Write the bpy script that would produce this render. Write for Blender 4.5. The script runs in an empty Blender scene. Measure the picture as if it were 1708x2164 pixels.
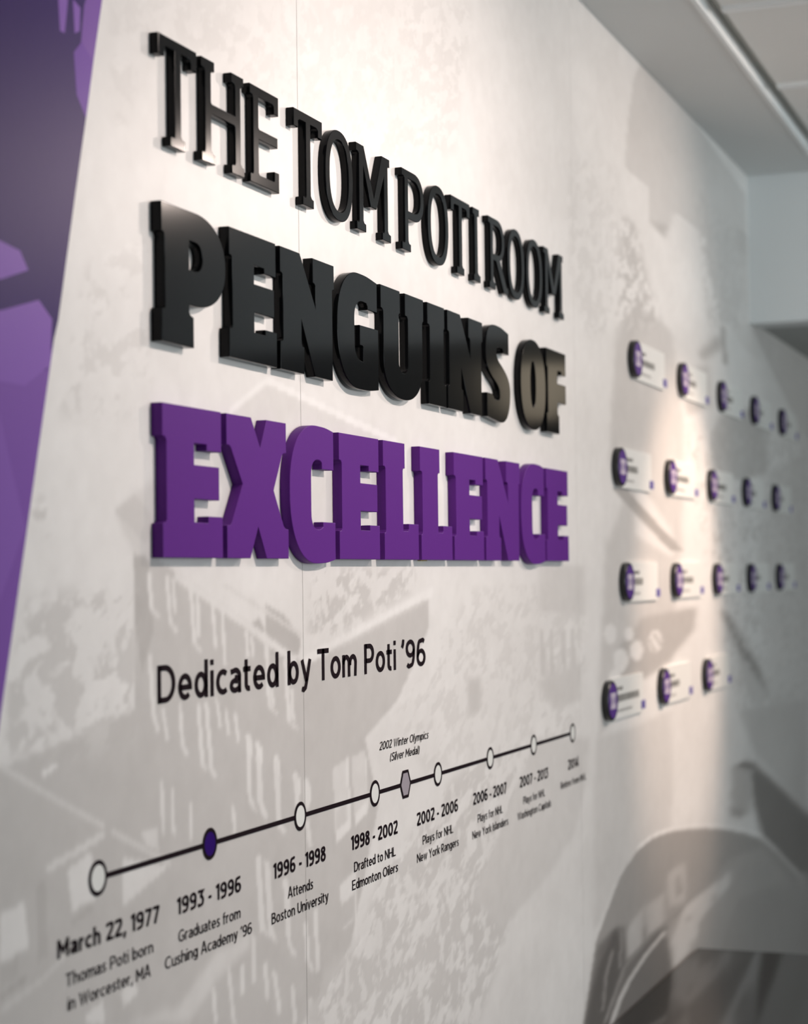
import bpy, bmesh, math, random
import numpy as np
from mathutils import Matrix, Vector

EYE = 1.5                                   # camera height above the floor
scene = bpy.context.scene
coll = scene.collection

# ------------------------------------------------------------------ camera
CAM_ROWS = ( (0.3530960, -0.9355038, -0.0124815), (-0.0266966, -0.0234099, 0.9993694), (0.9352061, 0.3525401, 0.0332407) )   # right, up, forward
cam_data = bpy.data.cameras.new('camera')
cam = bpy.data.objects.new('camera', cam_data)
coll.objects.link(cam)
_r, _u, _f = [Vector(v) for v in CAM_ROWS]
m = Matrix(((_r.x, _u.x, -_f.x, 0.0), (_r.y, _u.y, -_f.y, -1.0), (_r.z, _u.z, -_f.z, EYE), (0, 0, 0, 1)))
cam.matrix_world = m
cam_data.sensor_fit = 'VERTICAL'
cam_data.sensor_height = 36.0
cam_data.sensor_width = 36.0 * 1708 / 2164
cam_data.lens = 66.536
cam_data.clip_start = 0.05
cam_data.dof.use_dof = True
cam_data.dof.focus_distance = 2.66
cam_data.dof.aperture_fstop = 3.9
scene.camera = cam

# ------------------------------------------------------------------ light and exposure
scene.view_settings.view_transform = 'Standard'
scene.view_settings.look = 'None'
scene.view_settings.gamma = 1.0
scene.view_settings.use_curve_mapping = False
scene.view_settings.exposure = 0.0
scene.cycles.use_denoising = True

LE = {'W': (0.3, (0.90, 0.985, 1.0)), 'B': (100, (1.0, 0.85, 0.78)), 'C': (92, (1.0, 0.84, 0.75)), 'S': (160, (1.0, 0.74, 0.58)),
      'D': (1.2, (1.0, 0.84, 0.62)), 'A': (70, (0.89, 0.97, 1.0)), 'L': (10, (0.75, 0.92, 1.0)), 'E': (52, (0.80, 0.95, 1.0))}      # strength, colour
world = bpy.data.worlds.new('room daylight')
scene.world = world
world.use_nodes = True
bg = world.node_tree.nodes['Background']
bg.inputs['Color'].default_value = (*LE['W'][1], 1)
bg.inputs['Strength'].default_value = LE['W'][0]


def add_light(name, kind, loc, target, energy, color, **kw):
    d = bpy.data.lights.new(name, kind)
    d.energy = energy
    d.color = color
    for k, v in kw.items():
        setattr(d, k, v)
    o = bpy.data.objects.new(name, d)
    coll.objects.link(o)
    o.location = loc
    o.rotation_euler = (Vector(target) - Vector(loc)).to_track_quat('-Z', 'Y').to_euler()
    return o


# ceiling downlights in a row off the mural, an added fill spot for the beam, one more under the lower alcove ceiling, two windows
add_light('spot_light', 'SPOT', (2.36, -1.62, 2.66), (2.52, 0.0, 1.78), LE['B'][0], LE['B'][1],
          spot_size=math.radians(76), spot_blend=1.0, shadow_soft_size=0.022)
add_light('spot_light', 'SPOT', (4.80, -1.55, 2.66), (3.7, 0.0, 1.58), LE['C'][0], LE['C'][1],
          spot_size=math.radians(100), spot_blend=1.0, shadow_soft_size=0.03)
add_light('spot_light', 'SPOT', (4.72, -1.30, 2.66), (4.58, 0.0, 1.45), LE['S'][0], LE['S'][1],
          spot_size=math.radians(36), spot_blend=0.7, shadow_soft_size=0.05)
add_light('spot_light', 'SPOT', (4.05, -2.3, 2.66), (5.56, -0.75, 2.42), LE['E'][0], LE['E'][1],  # added cool fill spot, only there to brighten the beam face
          spot_size=math.radians(80), spot_blend=1.0, shadow_soft_size=0.06)
add_light('alcove_lamp', 'POINT', (6.45, -0.95, EYE + 0.69), (7.9, 0, 2.19), LE['D'][0], LE['D'][1], shadow_soft_size=0.15)
add_light('window_daylight', 'AREA', (2.9, -4.62, 1.65), (2.9, 0.0, 1.65), LE['A'][0], LE['A'][1],
          shape='RECTANGLE', size=3.3, size_y=1.45)
add_light('window_daylight', 'AREA', (7.0, -4.62, 1.2), (7.0, 0.0, 1.2), LE['L'][0], LE['L'][1],
          shape='RECTANGLE', size=1.1, size_y=1.5)


# ------------------------------------------------------------------ materials
def mat(name, color, rough=0.5, spec=0.5, coat=0.0, noise=0.0, nscale=40.0, bump=0.0, bscale=200.0):
    m = bpy.data.materials.new(name)
    m.use_nodes = True
    nt = m.node_tree
    b = nt.nodes['Principled BSDF']
    b.inputs['Base Color'].default_value = (*color, 1)
    b.inputs['Roughness'].default_value = rough
    b.inputs['Specular IOR Level'].default_value = spec
    b.inputs['Coat Weight'].default_value = coat
    tc = nt.nodes.new('ShaderNodeTexCoord')
    if noise:
        n = nt.nodes.new('ShaderNodeTexNoise')
        n.inputs['Scale'].default_value = nscale
        n.inputs['Detail'].default_value = 5
        nt.links.new(tc.outputs['Object'], n.inputs['Vector'])
        r = nt.nodes.new('ShaderNodeMapRange')
        r.inputs['To Min'].default_value = 1 - noise
        r.inputs['To Max'].default_value = 1 + noise
        nt.links.new(n.outputs['Fac'], r.inputs['Value'])
        mx = nt.nodes.new('ShaderNodeVectorMath')
        mx.operation = 'SCALE'
        mx.inputs[0].default_value = color
        nt.links.new(r.outputs['Result'], mx.inputs['Scale'])
        nt.links.new(mx.outputs['Vector'], b.inputs['Base Color'])
    if bump:
        n2 = nt.nodes.new('ShaderNodeTexNoise')
        n2.inputs['Scale'].default_value = bscale
        n2.inputs['Detail'].default_value = 3
        nt.links.new(tc.outputs['Object'], n2.inputs['Vector'])
        bp = nt.nodes.new('ShaderNodeBump')
        bp.inputs['Strength'].default_value = bump
        bp.inputs['Distance'].default_value = 0.002
        nt.links.new(n2.outputs['Fac'], bp.inputs['Height'])
        nt.links.new(bp.outputs['Normal'], b.inputs['Normal'])
    return m


def mat_print(name, attr, rough, bump=0.05):
    m = mat(name, (0.8, 0.8, 0.8), rough, bump=bump, bscale=90.0)
    nt = m.node_tree
    b = nt.nodes['Principled BSDF']
    a = nt.nodes.new('ShaderNodeAttribute')
    a.attribute_name = attr
    nt.links.new(a.outputs['Color'], b.inputs['Base Color'])
    b.inputs['Specular IOR Level'].default_value = 0.36
    return m


M = {}
M['paint'] = mat('white wall paint', (0.82, 0.84, 0.84), 0.6, noise=0.02, nscale=6, bump=0.03)
M['soffit'] = mat('soffit paint', (0.74, 0.755, 0.75), 0.6, noise=0.02, nscale=6)
M['tile'] = mat('ceiling tile', (0.84, 0.84, 0.82), 0.85, noise=0.03, nscale=160, bump=0.15, bscale=300)
M['tee'] = mat('ceiling grid', (0.90, 0.92, 0.92), 0.45)
M['gap'] = mat('reveal', (0.30, 0.30, 0.28), 0.7)
M['reveal'] = mat('grey ceiling reveal', (0.62, 0.62, 0.58), 0.7)
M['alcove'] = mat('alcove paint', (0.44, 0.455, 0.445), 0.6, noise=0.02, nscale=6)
M['end'] = mat('dark end wall paint', (0.16, 0.15, 0.14), 0.5, noise=0.03, nscale=6)
M['glass_frame'] = mat('grey window frame', (0.30, 0.31, 0.32), 0.4)
M['floor'] = mat('carpet', (0.17, 0.155, 0.14), 0.9, noise=0.25, nscale=120, bump=0.3)
M['black'] = mat('black satin acrylic', (0.004, 0.0043, 0.005), 0.11, 0.115, noise=0.1, nscale=300)
M['purple'] = mat('purple satin acrylic', (0.112, 0.022, 0.225), 0.45, 0.10, noise=0.03, nscale=200)
M['ink'] = mat('black vinyl', (0.012, 0.006, 0.009), 0.6, 0.06)
M['white'] = mat('white vinyl', (0.80, 0.80, 0.77), 0.4)
M['ink_purple'] = mat('purple vinyl', (0.026, 0.004, 0.13), 0.6, 0.06)
M['silver'] = mat('silver grey vinyl', (0.36, 0.32, 0.36), 0.4)
M['card'] = mat('white plaque card', (0.86, 0.85, 0.82), 0.35, noise=0.01)
M['disc'] = mat('black disc', (0.010, 0.011, 0.012), 0.35)
M['face'] = mat('purple disc face', (0.10, 0.035, 0.25), 0.4)
M['pale'] = mat('pale lilac print', (0.62, 0.54, 0.64), 0.4)
M['grey_ink'] = mat('dark grey print', (0.10, 0.095, 0.085), 0.5)
M['light_ink'] = mat('light grey print', (0.42, 0.41, 0.40), 0.5)
M['tag'] = mat('violet tag', (0.15, 0.12, 0.40), 0.4)
M['counter'] = mat('dark laminate', (0.018, 0.016, 0.014), 0.085, 0.6, noise=0.15, nscale=30)
M['counter_body'] = mat('dark cabinet front', (0.055, 0.05, 0.046), 0.4, noise=0.15, nscale=20)
M['handle'] = mat('brushed steel', (0.55, 0.55, 0.55), 0.3)
M['handle'].node_tree.nodes['Principled BSDF'].inputs['Metallic'].default_value = 1.0
M['pad'] = mat('yellow adhesive foam', (0.45, 0.36, 0.03), 0.7)
M['seam'] = mat('mural seam', (0.50, 0.49, 0.47), 0.5)


# ------------------------------------------------------------------ helpers
def link(o):
    coll.objects.link(o)
    return o


def tag(o, label=None, cat=None, group=None, kind=None):
    if label:
        o['label'] = label
    if cat:
        o['category'] = cat
    if group:
        o['group'] = group
    if kind:
        o['kind'] = kind
    return o


def empty(name, loc=(0, 0, 0)):
    o = bpy.data.objects.new(name, None)
    o.location = loc
    o.empty_display_size = 0.05
    return link(o)


def obj(name, me, material, parent=None, loc=None):
    if material is not None and not me.materials:
        me.materials.append(material)
    o = bpy.data.objects.new(name, me)
    if parent:
        o.parent = parent
    if loc:
        o.location = loc
    return link(o)


def mesh(name, verts, faces):
    me = bpy.data.meshes.new(name)
    me.from_pydata([tuple(v) for v in verts], [], faces)
    me.update()
    return me


def box_data(x0, x1, y0, y1, z0, z1, V=None, F=None):
    V = [] if V is None else V
    F = [] if F is None else F
    n = len(V)
    V += [(x0, y0, z0), (x1, y0, z0), (x1, y1, z0), (x0, y1, z0), (x0, y0, z1), (x1, y0, z1), (x1, y1, z1), (x0, y1, z1)]
    F += [[n + i for i in f] for f in ((0, 3, 2, 1), (4, 5, 6, 7), (0, 1, 5, 4), (1, 2, 6, 5), (2, 3, 7, 6), (3, 0, 4, 7))]
    return V, F


def box(name, x0, x1, y0, y1, z0, z1, material, parent=None, bevel=0.0):
    me = mesh(name, *box_data(x0, x1, y0, y1, z0, z1))
    if bevel:
        bm = bmesh.new()
        bm.from_mesh(me)
        bmesh.ops.bevel(bm, geom=bm.edges[:], offset=bevel, segments=2, affect='EDGES')
        bm.to_mesh(me)
        bm.free()
    return obj(name, me, material, parent)


def struct(o):
    o['kind'] = 'structure'
    return o

# ghosted photograph of the mural, its far lower right darkened to paint in dimmer light: (kind, tone, softness, x z outline on the wall relative to eye height)
MURAL = [
('P',0.72,1,[2.066,0.2,2.169,0.248,2.629,0.201,2.622,0.018,1.827,0.017,1.776,0.072,1.828,0.094,1.953,0.142]),
('P',0.88,0,[2.06,0.204,2.169,0.253,2.376,0.23,2.629,0.203,2.628,0.192,2.376,0.22,2.169,0.243,2.059,0.195]),
('P',0.6,0,[1.819,0.022,1.87,0.022,2.271,-0.113,2.754,-0.035,2.752,-0.084,2.615,-0.185,2.483,-0.229,2.534,-0.328,2.422,-0.509,2.258,-0.578,2.139,-0.745,1.519,-0.584,1.522,-0.183,1.685,-0.162,1.817,-0.142]),
('P',0.52,0,[1.819,0.027,1.85,0.022,1.863,-0.057,1.835,-0.102,1.823,-0.055]),
('P',0.66,0,[1.776,0.072,1.823,0.091,1.86,0.069,1.849,0.037]),
('P',0.54,0,[2.155,-0.034,2.212,-0.049,2.264,-0.082,2.259,-0.1,2.211,-0.107,2.175,-0.099,2.155,-0.072]),
('P',0.55,0,[2.111,-0.059,2.138,-0.051,2.157,-0.069,2.141,-0.073]),
('P',0.8,0,[1.915,0.009,2.074,-0.043,2.248,-0.104,2.248,-0.117,2.073,-0.055,1.915,-0.003]),
('P',0.74,0,[2.036,-0.006,2.155,-0.04,2.272,-0.076,2.272,-0.081,2.155,-0.045,2.036,-0.011]),
('P',0.86,0,[2.271,-0.106,2.367,-0.088,2.543,-0.057,2.776,-0.018,2.776,-0.034,2.543,-0.072,2.366,-0.102,2.271,-0.119]),
('P',0.66,0,[2.366,-0.1,2.543,-0.07,2.743,-0.038,2.743,-0.043,2.542,-0.074,2.366,-0.104]),
('N',0.62,0.5,[2.313,0.011,2.703,0.011,2.681,-0.025,2.4,-0.08,2.287,-0.079,2.296,-0.027]),
('P',0.8,0,[1.849,0.007,1.852,-0.033,1.869,-0.043,1.878,-0.043,1.861,-0.033,1.859,0.007]),
('P',0.8,0,[1.89,0.004,1.897,-0.049,1.915,-0.063,1.925,-0.063,1.906,-0.049,1.899,0.004]),
('P',0.8,0,[1.905,-0,1.91,-0.042,1.918,-0.042,1.913,-0]),
('P',0.8,0,[1.947,-0.005,1.956,-0.075,1.974,-0.087,1.984,-0.088,1.966,-0.075,1.957,-0.005]),
('P',0.8,0,[1.966,-0.02,1.967,-0.069,1.976,-0.069,1.974,-0.02]),
('P',0.8,0,[2.003,-0.024,2.011,-0.083,2.02,-0.083,2.012,-0.024]),
('P',0.8,0,[2.029,-0.037,2.036,-0.106,2.045,-0.106,2.038,-0.037]),
('P',0.8,0,[2.095,-0.067,2.1,-0.099,2.109,-0.1,2.104,-0.067]),
('P',0.8,0,[2.11,-0.072,2.115,-0.1,2.124,-0.1,2.119,-0.073]),
('P',0.8,0,[2.152,-0.084,2.159,-0.162,2.181,-0.173,2.194,-0.174,2.171,-0.163,2.164,-0.084]),
('P',0.8,0,[2.167,-0.142,2.171,-0.162,2.181,-0.162,2.177,-0.142]),
('P',0.8,0,[2.209,-0.104,2.218,-0.185,2.242,-0.197,2.255,-0.198,2.231,-0.186,2.222,-0.105]),
('P',0.8,0,[2.228,-0.145,2.233,-0.186,2.243,-0.187,2.239,-0.146]),
('P',0.8,0,[1.848,-0.085,1.856,-0.152,1.867,-0.17,1.876,-0.17,1.866,-0.152,1.858,-0.085]),
('P',0.8,0,[1.878,-0.146,1.889,-0.181,1.897,-0.182,1.886,-0.146]),
('P',0.8,0,[1.919,-0.141,1.924,-0.191,1.935,-0.202,1.945,-0.203,1.934,-0.192,1.928,-0.142]),
('P',0.8,0,[1.964,-0.144,1.973,-0.215,1.984,-0.225,1.995,-0.226,1.984,-0.216,1.974,-0.145]),
('P',0.8,0,[1.984,-0.146,1.996,-0.223,2.008,-0.235,2.019,-0.236,2.007,-0.224,1.995,-0.146]),
('P',0.8,0,[2.013,-0.143,2.022,-0.178,2.031,-0.178,2.021,-0.144]),
('P',0.8,0,[2.037,-0.157,2.044,-0.187,2.053,-0.188,2.046,-0.158]),
('P',0.8,0,[2.062,-0.164,2.07,-0.199,2.079,-0.2,2.071,-0.164]),
('P',0.8,0,[2.097,-0.191,2.1,-0.272,2.117,-0.287,2.128,-0.289,2.112,-0.273,2.108,-0.192]),
('P',0.8,0,[2.124,-0.202,2.128,-0.277,2.143,-0.298,2.155,-0.299,2.14,-0.278,2.136,-0.203]),
('P',0.8,0,[2.178,-0.225,2.182,-0.274,2.186,-0.318,2.198,-0.319,2.194,-0.276,2.19,-0.226]),
('P',0.8,0,[2.239,-0.252,2.243,-0.281,2.253,-0.282,2.25,-0.253]),
('P',0.8,0,[2.273,-0.266,2.274,-0.302,2.285,-0.303,2.283,-0.267]),
('P',0.8,0,[1.874,-0.224,1.877,-0.284,1.885,-0.285,1.882,-0.225]),
('P',0.8,0,[1.9,-0.235,1.901,-0.287,1.909,-0.288,1.908,-0.236]),
('P',0.8,0,[1.944,-0.258,1.945,-0.299,1.953,-0.3,1.952,-0.259]),
('P',0.8,0,[2.054,-0.273,2.058,-0.307,2.067,-0.309,2.063,-0.274]),
('P',0.84,0,[2.095,-0.191,2.113,-0.2,2.115,-0.221,2.099,-0.215]),
('P',0.84,0,[2.123,-0.202,2.142,-0.212,2.143,-0.233,2.127,-0.226]),
('P',0.84,0,[2.176,-0.225,2.196,-0.235,2.197,-0.256,2.18,-0.25]),
('P',0.84,0,[2.236,-0.252,2.257,-0.263,2.258,-0.285,2.241,-0.278]),
('P',0.84,0,[2.27,-0.266,2.291,-0.276,2.292,-0.299,2.274,-0.292]),
('P',0.76,0,[2.366,-0.26,2.415,-0.251,2.425,-0.348,2.375,-0.361]),
('P',0.68,0,[2.376,-0.32,2.413,-0.311,2.417,-0.344,2.379,-0.348]),
('P',0.84,0,[2.412,-0.251,2.421,-0.347,2.431,-0.349,2.423,-0.252]),
('P',0.84,0,[2.479,-0.255,2.486,-0.328,2.495,-0.329,2.488,-0.256]),
('P',0.74,0,[2.432,-0.251,2.484,-0.246,2.49,-0.328,2.444,-0.345]),
('P',0.85,0,[2.445,-0.331,2.492,-0.317,2.491,-0.334,2.444,-0.348]),
('P',0.84,0,[2.375,-0.346,2.426,-0.334,2.426,-0.349,2.375,-0.362]),
('P',0.79,0,[2.124,-0.222,2.133,-0.28,2.146,-0.299,2.158,-0.3,2.145,-0.282,2.136,-0.223]),
('P',0.79,0,[2.175,-0.231,2.184,-0.309,2.203,-0.326,2.216,-0.327,2.197,-0.311,2.188,-0.232]),
('P',0.79,0,[2.236,-0.252,2.242,-0.297,2.255,-0.299,2.249,-0.253]),
('P',0.79,0,[2.271,-0.264,2.275,-0.297,2.289,-0.298,2.284,-0.266]),
('P',0.79,0,[2.121,-0.343,2.132,-0.437,2.145,-0.439,2.133,-0.345]),
('P',0.79,0,[2.145,-0.353,2.156,-0.447,2.169,-0.449,2.157,-0.355]),
('P',0.79,0,[2.2,-0.382,2.209,-0.457,2.222,-0.459,2.213,-0.384]),
('P',0.79,0,[2.271,-0.317,2.281,-0.354,2.295,-0.355,2.285,-0.319]),
('P',0.78,0,[2.122,-0.344,2.127,-0.422,2.143,-0.442,2.156,-0.445,2.139,-0.424,2.135,-0.346]),
('P',0.78,0,[2.149,-0.355,2.158,-0.442,2.171,-0.456,2.183,-0.459,2.171,-0.444,2.161,-0.356]),
('P',0.78,0,[2.205,-0.385,2.211,-0.466,2.229,-0.486,2.243,-0.488,2.224,-0.468,2.218,-0.387]),
('P',0.78,0,[2.263,-0.449,2.27,-0.499,2.285,-0.515,2.299,-0.518,2.284,-0.502,2.277,-0.452]),
('P',0.78,0,[2.296,-0.438,2.302,-0.52,2.316,-0.523,2.31,-0.44]),
('P',0.78,0,[2.036,-0.459,2.05,-0.531,2.061,-0.534,2.047,-0.461]),
('P',0.78,0,[1.995,-0.476,2.002,-0.521,2.013,-0.523,2.006,-0.478]),
('P',0.78,0,[2.072,-0.466,2.074,-0.501,2.086,-0.503,2.084,-0.468]),
('P',0.78,0,[2.104,-0.435,2.105,-0.495,2.117,-0.497,2.116,-0.438]),
('P',0.78,0,[2.138,-0.477,2.145,-0.522,2.157,-0.525,2.151,-0.479]),
('P',0.78,0,[2.165,-0.493,2.18,-0.548,2.193,-0.551,2.178,-0.495]),
('P',0.78,0,[2.219,-0.52,2.227,-0.571,2.241,-0.574,2.232,-0.523]),
('P',0.78,0,[2.276,-0.55,2.282,-0.583,2.296,-0.587,2.29,-0.553]),
('P',0.78,0,[2.306,-0.566,2.315,-0.591,2.329,-0.594,2.32,-0.569]),
('P',0.8,0,[2.387,-0.42,2.44,-0.409,2.441,-0.438,2.39,-0.449]),
('P',0.83,0,[2.438,-0.409,2.44,-0.506,2.448,-0.508,2.446,-0.41]),
('P',0.82,0,[2.502,-0.408,2.504,-0.487,2.513,-0.489,2.511,-0.409]),
('P',0.84,0,[2.402,-0.517,2.512,-0.495,2.512,-0.503,2.402,-0.524]),
('P',0.76,0,[2.395,-0.48,2.432,-0.471,2.432,-0.475,2.395,-0.483]),
('P',0.76,0,[2.459,-0.464,2.502,-0.453,2.502,-0.456,2.458,-0.467]),
('P',0.78,0,[2.663,-0.49,2.668,-0.52,2.677,-0.522,2.671,-0.491]),
('P',0.78,0,[2.711,-0.478,2.712,-0.519,2.721,-0.521,2.719,-0.479]),
('P',0.78,0,[2.621,-0.502,2.667,-0.491,2.667,-0.494,2.621,-0.505]),
('P',0.78,0,[2.683,-0.487,2.715,-0.479,2.715,-0.482,2.683,-0.49]),
('P',0.74,1,[1.792,-0.474,1.918,-0.481,2.009,-0.438,2.104,-0.435,2.103,-0.449,2.009,-0.472,1.938,-0.506]),
('P',0.92,0,[1.626,-0.191,1.656,-0.184,1.659,-0.187,1.632,-0.195]),
('P',0.82,0,[1.676,-0.293,1.724,-0.281,1.732,-0.332,1.684,-0.336]),
('P',0.55,0,[1.681,-0.346,1.72,-0.336,1.726,-0.343,1.684,-0.351]),
('P',0.78,0,[1.636,-0.283,1.752,-0.263,1.752,-0.271,1.636,-0.291]),
('P',0.76,0,[1.554,-0.174,1.663,-0.221,1.752,-0.257,1.752,-0.263,1.663,-0.226,1.554,-0.18]),
('P',0.76,0,[1.765,-0.263,1.898,-0.317,1.898,-0.322,1.764,-0.268]),
('P',0.8,0,[1.79,-0.297,1.894,-0.322,1.789,-0.349]),
('P',0.82,0,[1.553,-0.317,1.595,-0.312,1.603,-0.357,1.553,-0.363]),
('P',0.5,0,[1.552,-0.392,1.6,-0.382,1.6,-0.388,1.552,-0.398]),
('P',0.7,0,[1.552,-0.405,1.632,-0.389,1.672,-0.374,1.672,-0.381,1.632,-0.395,1.552,-0.411]),
('P',0.54,0,[1.617,-0.3,1.634,-0.295,1.638,-0.371,1.619,-0.376]),
('P',0.55,0,[1.553,-0.367,1.584,-0.363,1.584,-0.381,1.552,-0.387]),
('P',0.8,0,[1.781,-0.437,1.814,-0.433,1.823,-0.446,1.79,-0.455]),
('P',0.8,0,[1.71,-0.445,1.746,-0.439,1.749,-0.464,1.712,-0.456]),
('P',0.77,0,[1.83,-0.275,1.867,-0.275,1.87,-0.3,1.843,-0.293]),
('N',0.66,0.45,[1.572,-0.025,1.659,-0.012,1.826,-0.014,1.824,-0.173,1.713,-0.183,1.563,-0.169]),
('N',0.66,0.3,[1.607,0.086,1.651,0.078,1.651,0.045,1.616,0.044]),
('N',0.66,0.55,[2.138,-0.757,2.258,-0.578,2.322,-0.528,2.456,-0.509,2.531,-0.429,2.688,-0.382,2.865,-0.322,3.114,-0.283,3.4,-0.342,3.301,-0.503,3.153,-0.605,2.966,-0.737,2.838,-0.971]),
('N',0.72,0.4,[2.595,-0.211,2.972,-0.021,3.652,-0.019,3.678,-0.18,3.565,-0.321,2.96,-0.301,2.733,-0.308]),
('N',0.735,0.5,[1.774,0.621,3.015,0.971,2.906,0.683,2.491,0.598,2.259,0.614,1.88,0.619,1.802,0.473,1.762,0.516]),
('N',0.72,0.3,[1.72,0.327,1.865,0.38,1.862,0.179,1.662,0.164]),
('P',0.66,0,[3.373,-0.003,3.379,-0.069,3.407,-0.07,3.401,-0.003]),
('P',0.66,0,[3.354,-0.103,3.359,-0.19,3.383,-0.192,3.379,-0.104]),
('P',0.66,0,[3.436,-0.003,3.442,-0.07,3.471,-0.071,3.465,-0.004]),
('P',0.66,0,[3.416,-0.105,3.421,-0.194,3.446,-0.195,3.441,-0.106]),
('P',0.66,0,[3.517,-0.004,3.523,-0.072,3.553,-0.073,3.547,-0.004]),
('P',0.66,0,[3.496,-0.108,3.501,-0.198,3.528,-0.2,3.523,-0.109]),
('P',0.66,0,[3.584,-0.004,3.591,-0.074,3.622,-0.074,3.616,-0.004]),
('P',0.66,0,[3.563,-0.11,3.568,-0.202,3.595,-0.203,3.59,-0.111]),
('P',0.7,1,[3.357,0.014,3.672,0.014,3.666,-0.085,3.353,-0.068]),
('P',0.68,1,[3.331,-0.198,3.642,-0.178,3.62,-0.251,3.436,-0.257]),
('P',0.62,1,[2.942,-0.175,3.003,-0.171,3.001,-0.226,2.939,-0.233]),
('P',0.7,1,[3.687,-0.331,3.656,-0.422,3.571,-0.505,3.389,-0.559,3.181,-0.593,3.099,-0.604,2.951,-0.531,3.163,-0.402,3.311,-0.299]),
('P',0.7,1,[3.734,-0.335,4.019,-0.339,4.438,-0.328,4.416,-0.615,4.177,-0.605,3.916,-0.639,3.726,-0.715,3.697,-0.71]),
('P',0.64,1,[3.96,0.518,4.15,0.605,4.509,0.582,4.625,0.361,4.574,0.067,4.447,-0.216,4.113,-0.242,3.764,-0.338,3.781,-0.184,3.853,0.109,3.898,0.31]),
('P',0.78,1,[3.934,0.252,4.011,0.163,3.842,0.049,3.813,0.206]),
('P',0.8,1,[4.122,0.209,4.472,0.1,4.492,0.032,4.091,0.083]),
('P',0.44,0,[3.905,0.18,4.143,0.12,4.457,0.049,4.605,0.05,4.271,0.123,4.021,0.184]),
('P',0.5,1,[3.94,-0.157,4.158,-0.101,4.744,-0.089,4.705,-0.148,4.422,-0.209,4.149,-0.24,3.903,-0.23]),
('P',0.8,0,[4.021,-0.191,4.011,-0.203,3.986,-0.212,3.953,-0.213,3.921,-0.208,3.898,-0.198,3.89,-0.185,3.899,-0.172,3.923,-0.164,3.956,-0.162,3.989,-0.167,4.013,-0.177]),
('P',0.8,0,[4.158,-0.176,4.148,-0.187,4.125,-0.195,4.094,-0.197,4.064,-0.192,4.042,-0.183,4.035,-0.171,4.044,-0.16,4.066,-0.152,4.097,-0.15,4.128,-0.154,4.15,-0.164]),
('P',0.8,0,[4.351,-0.162,4.34,-0.175,4.313,-0.183,4.277,-0.185,4.242,-0.18,4.217,-0.17,4.209,-0.157,4.219,-0.144,4.245,-0.136,4.281,-0.133,4.316,-0.138,4.342,-0.148]),
('P',0.8,0,[4.076,-0.136,4.07,-0.144,4.054,-0.15,4.032,-0.151,4.011,-0.148,3.996,-0.142,3.991,-0.133,3.997,-0.125,4.013,-0.12,4.034,-0.118,4.056,-0.121,4.071,-0.128]),
('P',0.8,0,[3.926,-0.131,3.917,-0.142,3.896,-0.149,3.868,-0.151,3.841,-0.147,3.822,-0.139,3.815,-0.127,3.823,-0.117,3.843,-0.109,3.871,-0.107,3.899,-0.111,3.919,-0.12]),
('P',0.8,0,[3.952,-0.223,3.945,-0.232,3.927,-0.238,3.902,-0.239,3.879,-0.235,3.862,-0.227,3.856,-0.218,3.863,-0.209,3.881,-0.202,3.905,-0.201,3.929,-0.205,3.946,-0.213]),
('P',0.5,0,[4.198,-0.151,4.261,-0.183,4.294,-0.185,4.23,-0.152]),
('P',0.5,0,[4.254,-0.142,4.319,-0.172,4.353,-0.173,4.287,-0.143]),
('P',0.36,1,[5.041,-0.105,5.158,-0.116,5.43,-0.216,5.621,-0.286,5.808,-0.37,5.788,-0.395,5.66,-0.372,5.458,-0.305,5.285,-0.223]),
('P',0.55,1,[5.284,-0.23,5.458,-0.305,5.58,-0.381,5.488,-0.382,5.363,-0.3]),
('P',0.66,1,[5.354,-0.246,5.765,-0.379,5.562,-0.407,5.418,-0.33]),
('P',0.66,0,[4.103,1.012,4.153,1.109,4.259,1.19,4.804,1.168,5.533,1.104,5.556,0.732,5.166,0.685,4.951,0.794,4.928,0.882,4.586,0.886,4.497,0.826,4.298,0.811,4.29,0.893,4.201,0.891,4.06,0.895]),
('P',0.52,1,[4.298,0.812,4.498,0.84,4.449,0.798]),
('P',0.8,1,[4.542,0.874,4.855,0.87,4.922,0.806,4.496,0.748]),
('P',0.74,1,[5.233,0.68,5.455,0.775,5.679,0.719,5.752,0.641,5.479,0.64]),
('P',0.55,1,[5.403,0.987,5.551,0.984,5.507,0.921,5.36,0.912]),
('N',0.6,0.5,[4.761,1,5.475,0.971,5.524,0.715,4.969,0.649,4.865,0.847]),
('N',0.73,0.45,[3.595,0.824,4.017,0.889,4.036,0.527,3.717,0.471,3.583,0.605]),
('N',0.56,0.55,[4.019,0.78,4.162,0.789,4.224,0.701,4.407,0.582,4.034,0.506,3.979,0.623]),
('P',0.54,1,[4.811,0.563,5.096,0.644,5.126,0.609,4.869,0.544]),
('P',0.52,0,[5.111,0.665,5.141,0.565,5.209,0.572,5.178,0.673]),
('P',0.56,1,[5.075,0.417,5.753,0.504,5.839,0.299,5.368,0.257,5.01,0.261,4.943,0.345]),
('P',0.62,1,[4.609,0.5,4.96,0.547,4.95,0.433,4.654,0.386]),
('P',0.72,1,[5.797,0.297,6.64,0.402,6.528,-0.476,5.762,-0.407,5.605,0.008]),
('P',0.26,1,[5.5,-0.555,6.485,-0.812,7.293,-1.046,7.242,-1.391,6.45,-1.088,5.666,-0.835,5.466,-0.664,5.435,-0.604,5.185,-0.538,5.325,-0.534]),
('P',0.55,1,[5.172,-0.532,5.468,-0.571,5.418,-0.693,5.241,-0.678,5.143,-0.621]),
('P',0.4,1,[5.109,-0.63,5.326,-0.675,5.309,-0.693,5.14,-0.662]),
('P',0.62,1,[5.269,-0.387,6.532,-0.444,6.484,-0.823,5.547,-0.544]),  # dimness of the far lower wall, painted in as a darker print tone
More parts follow.
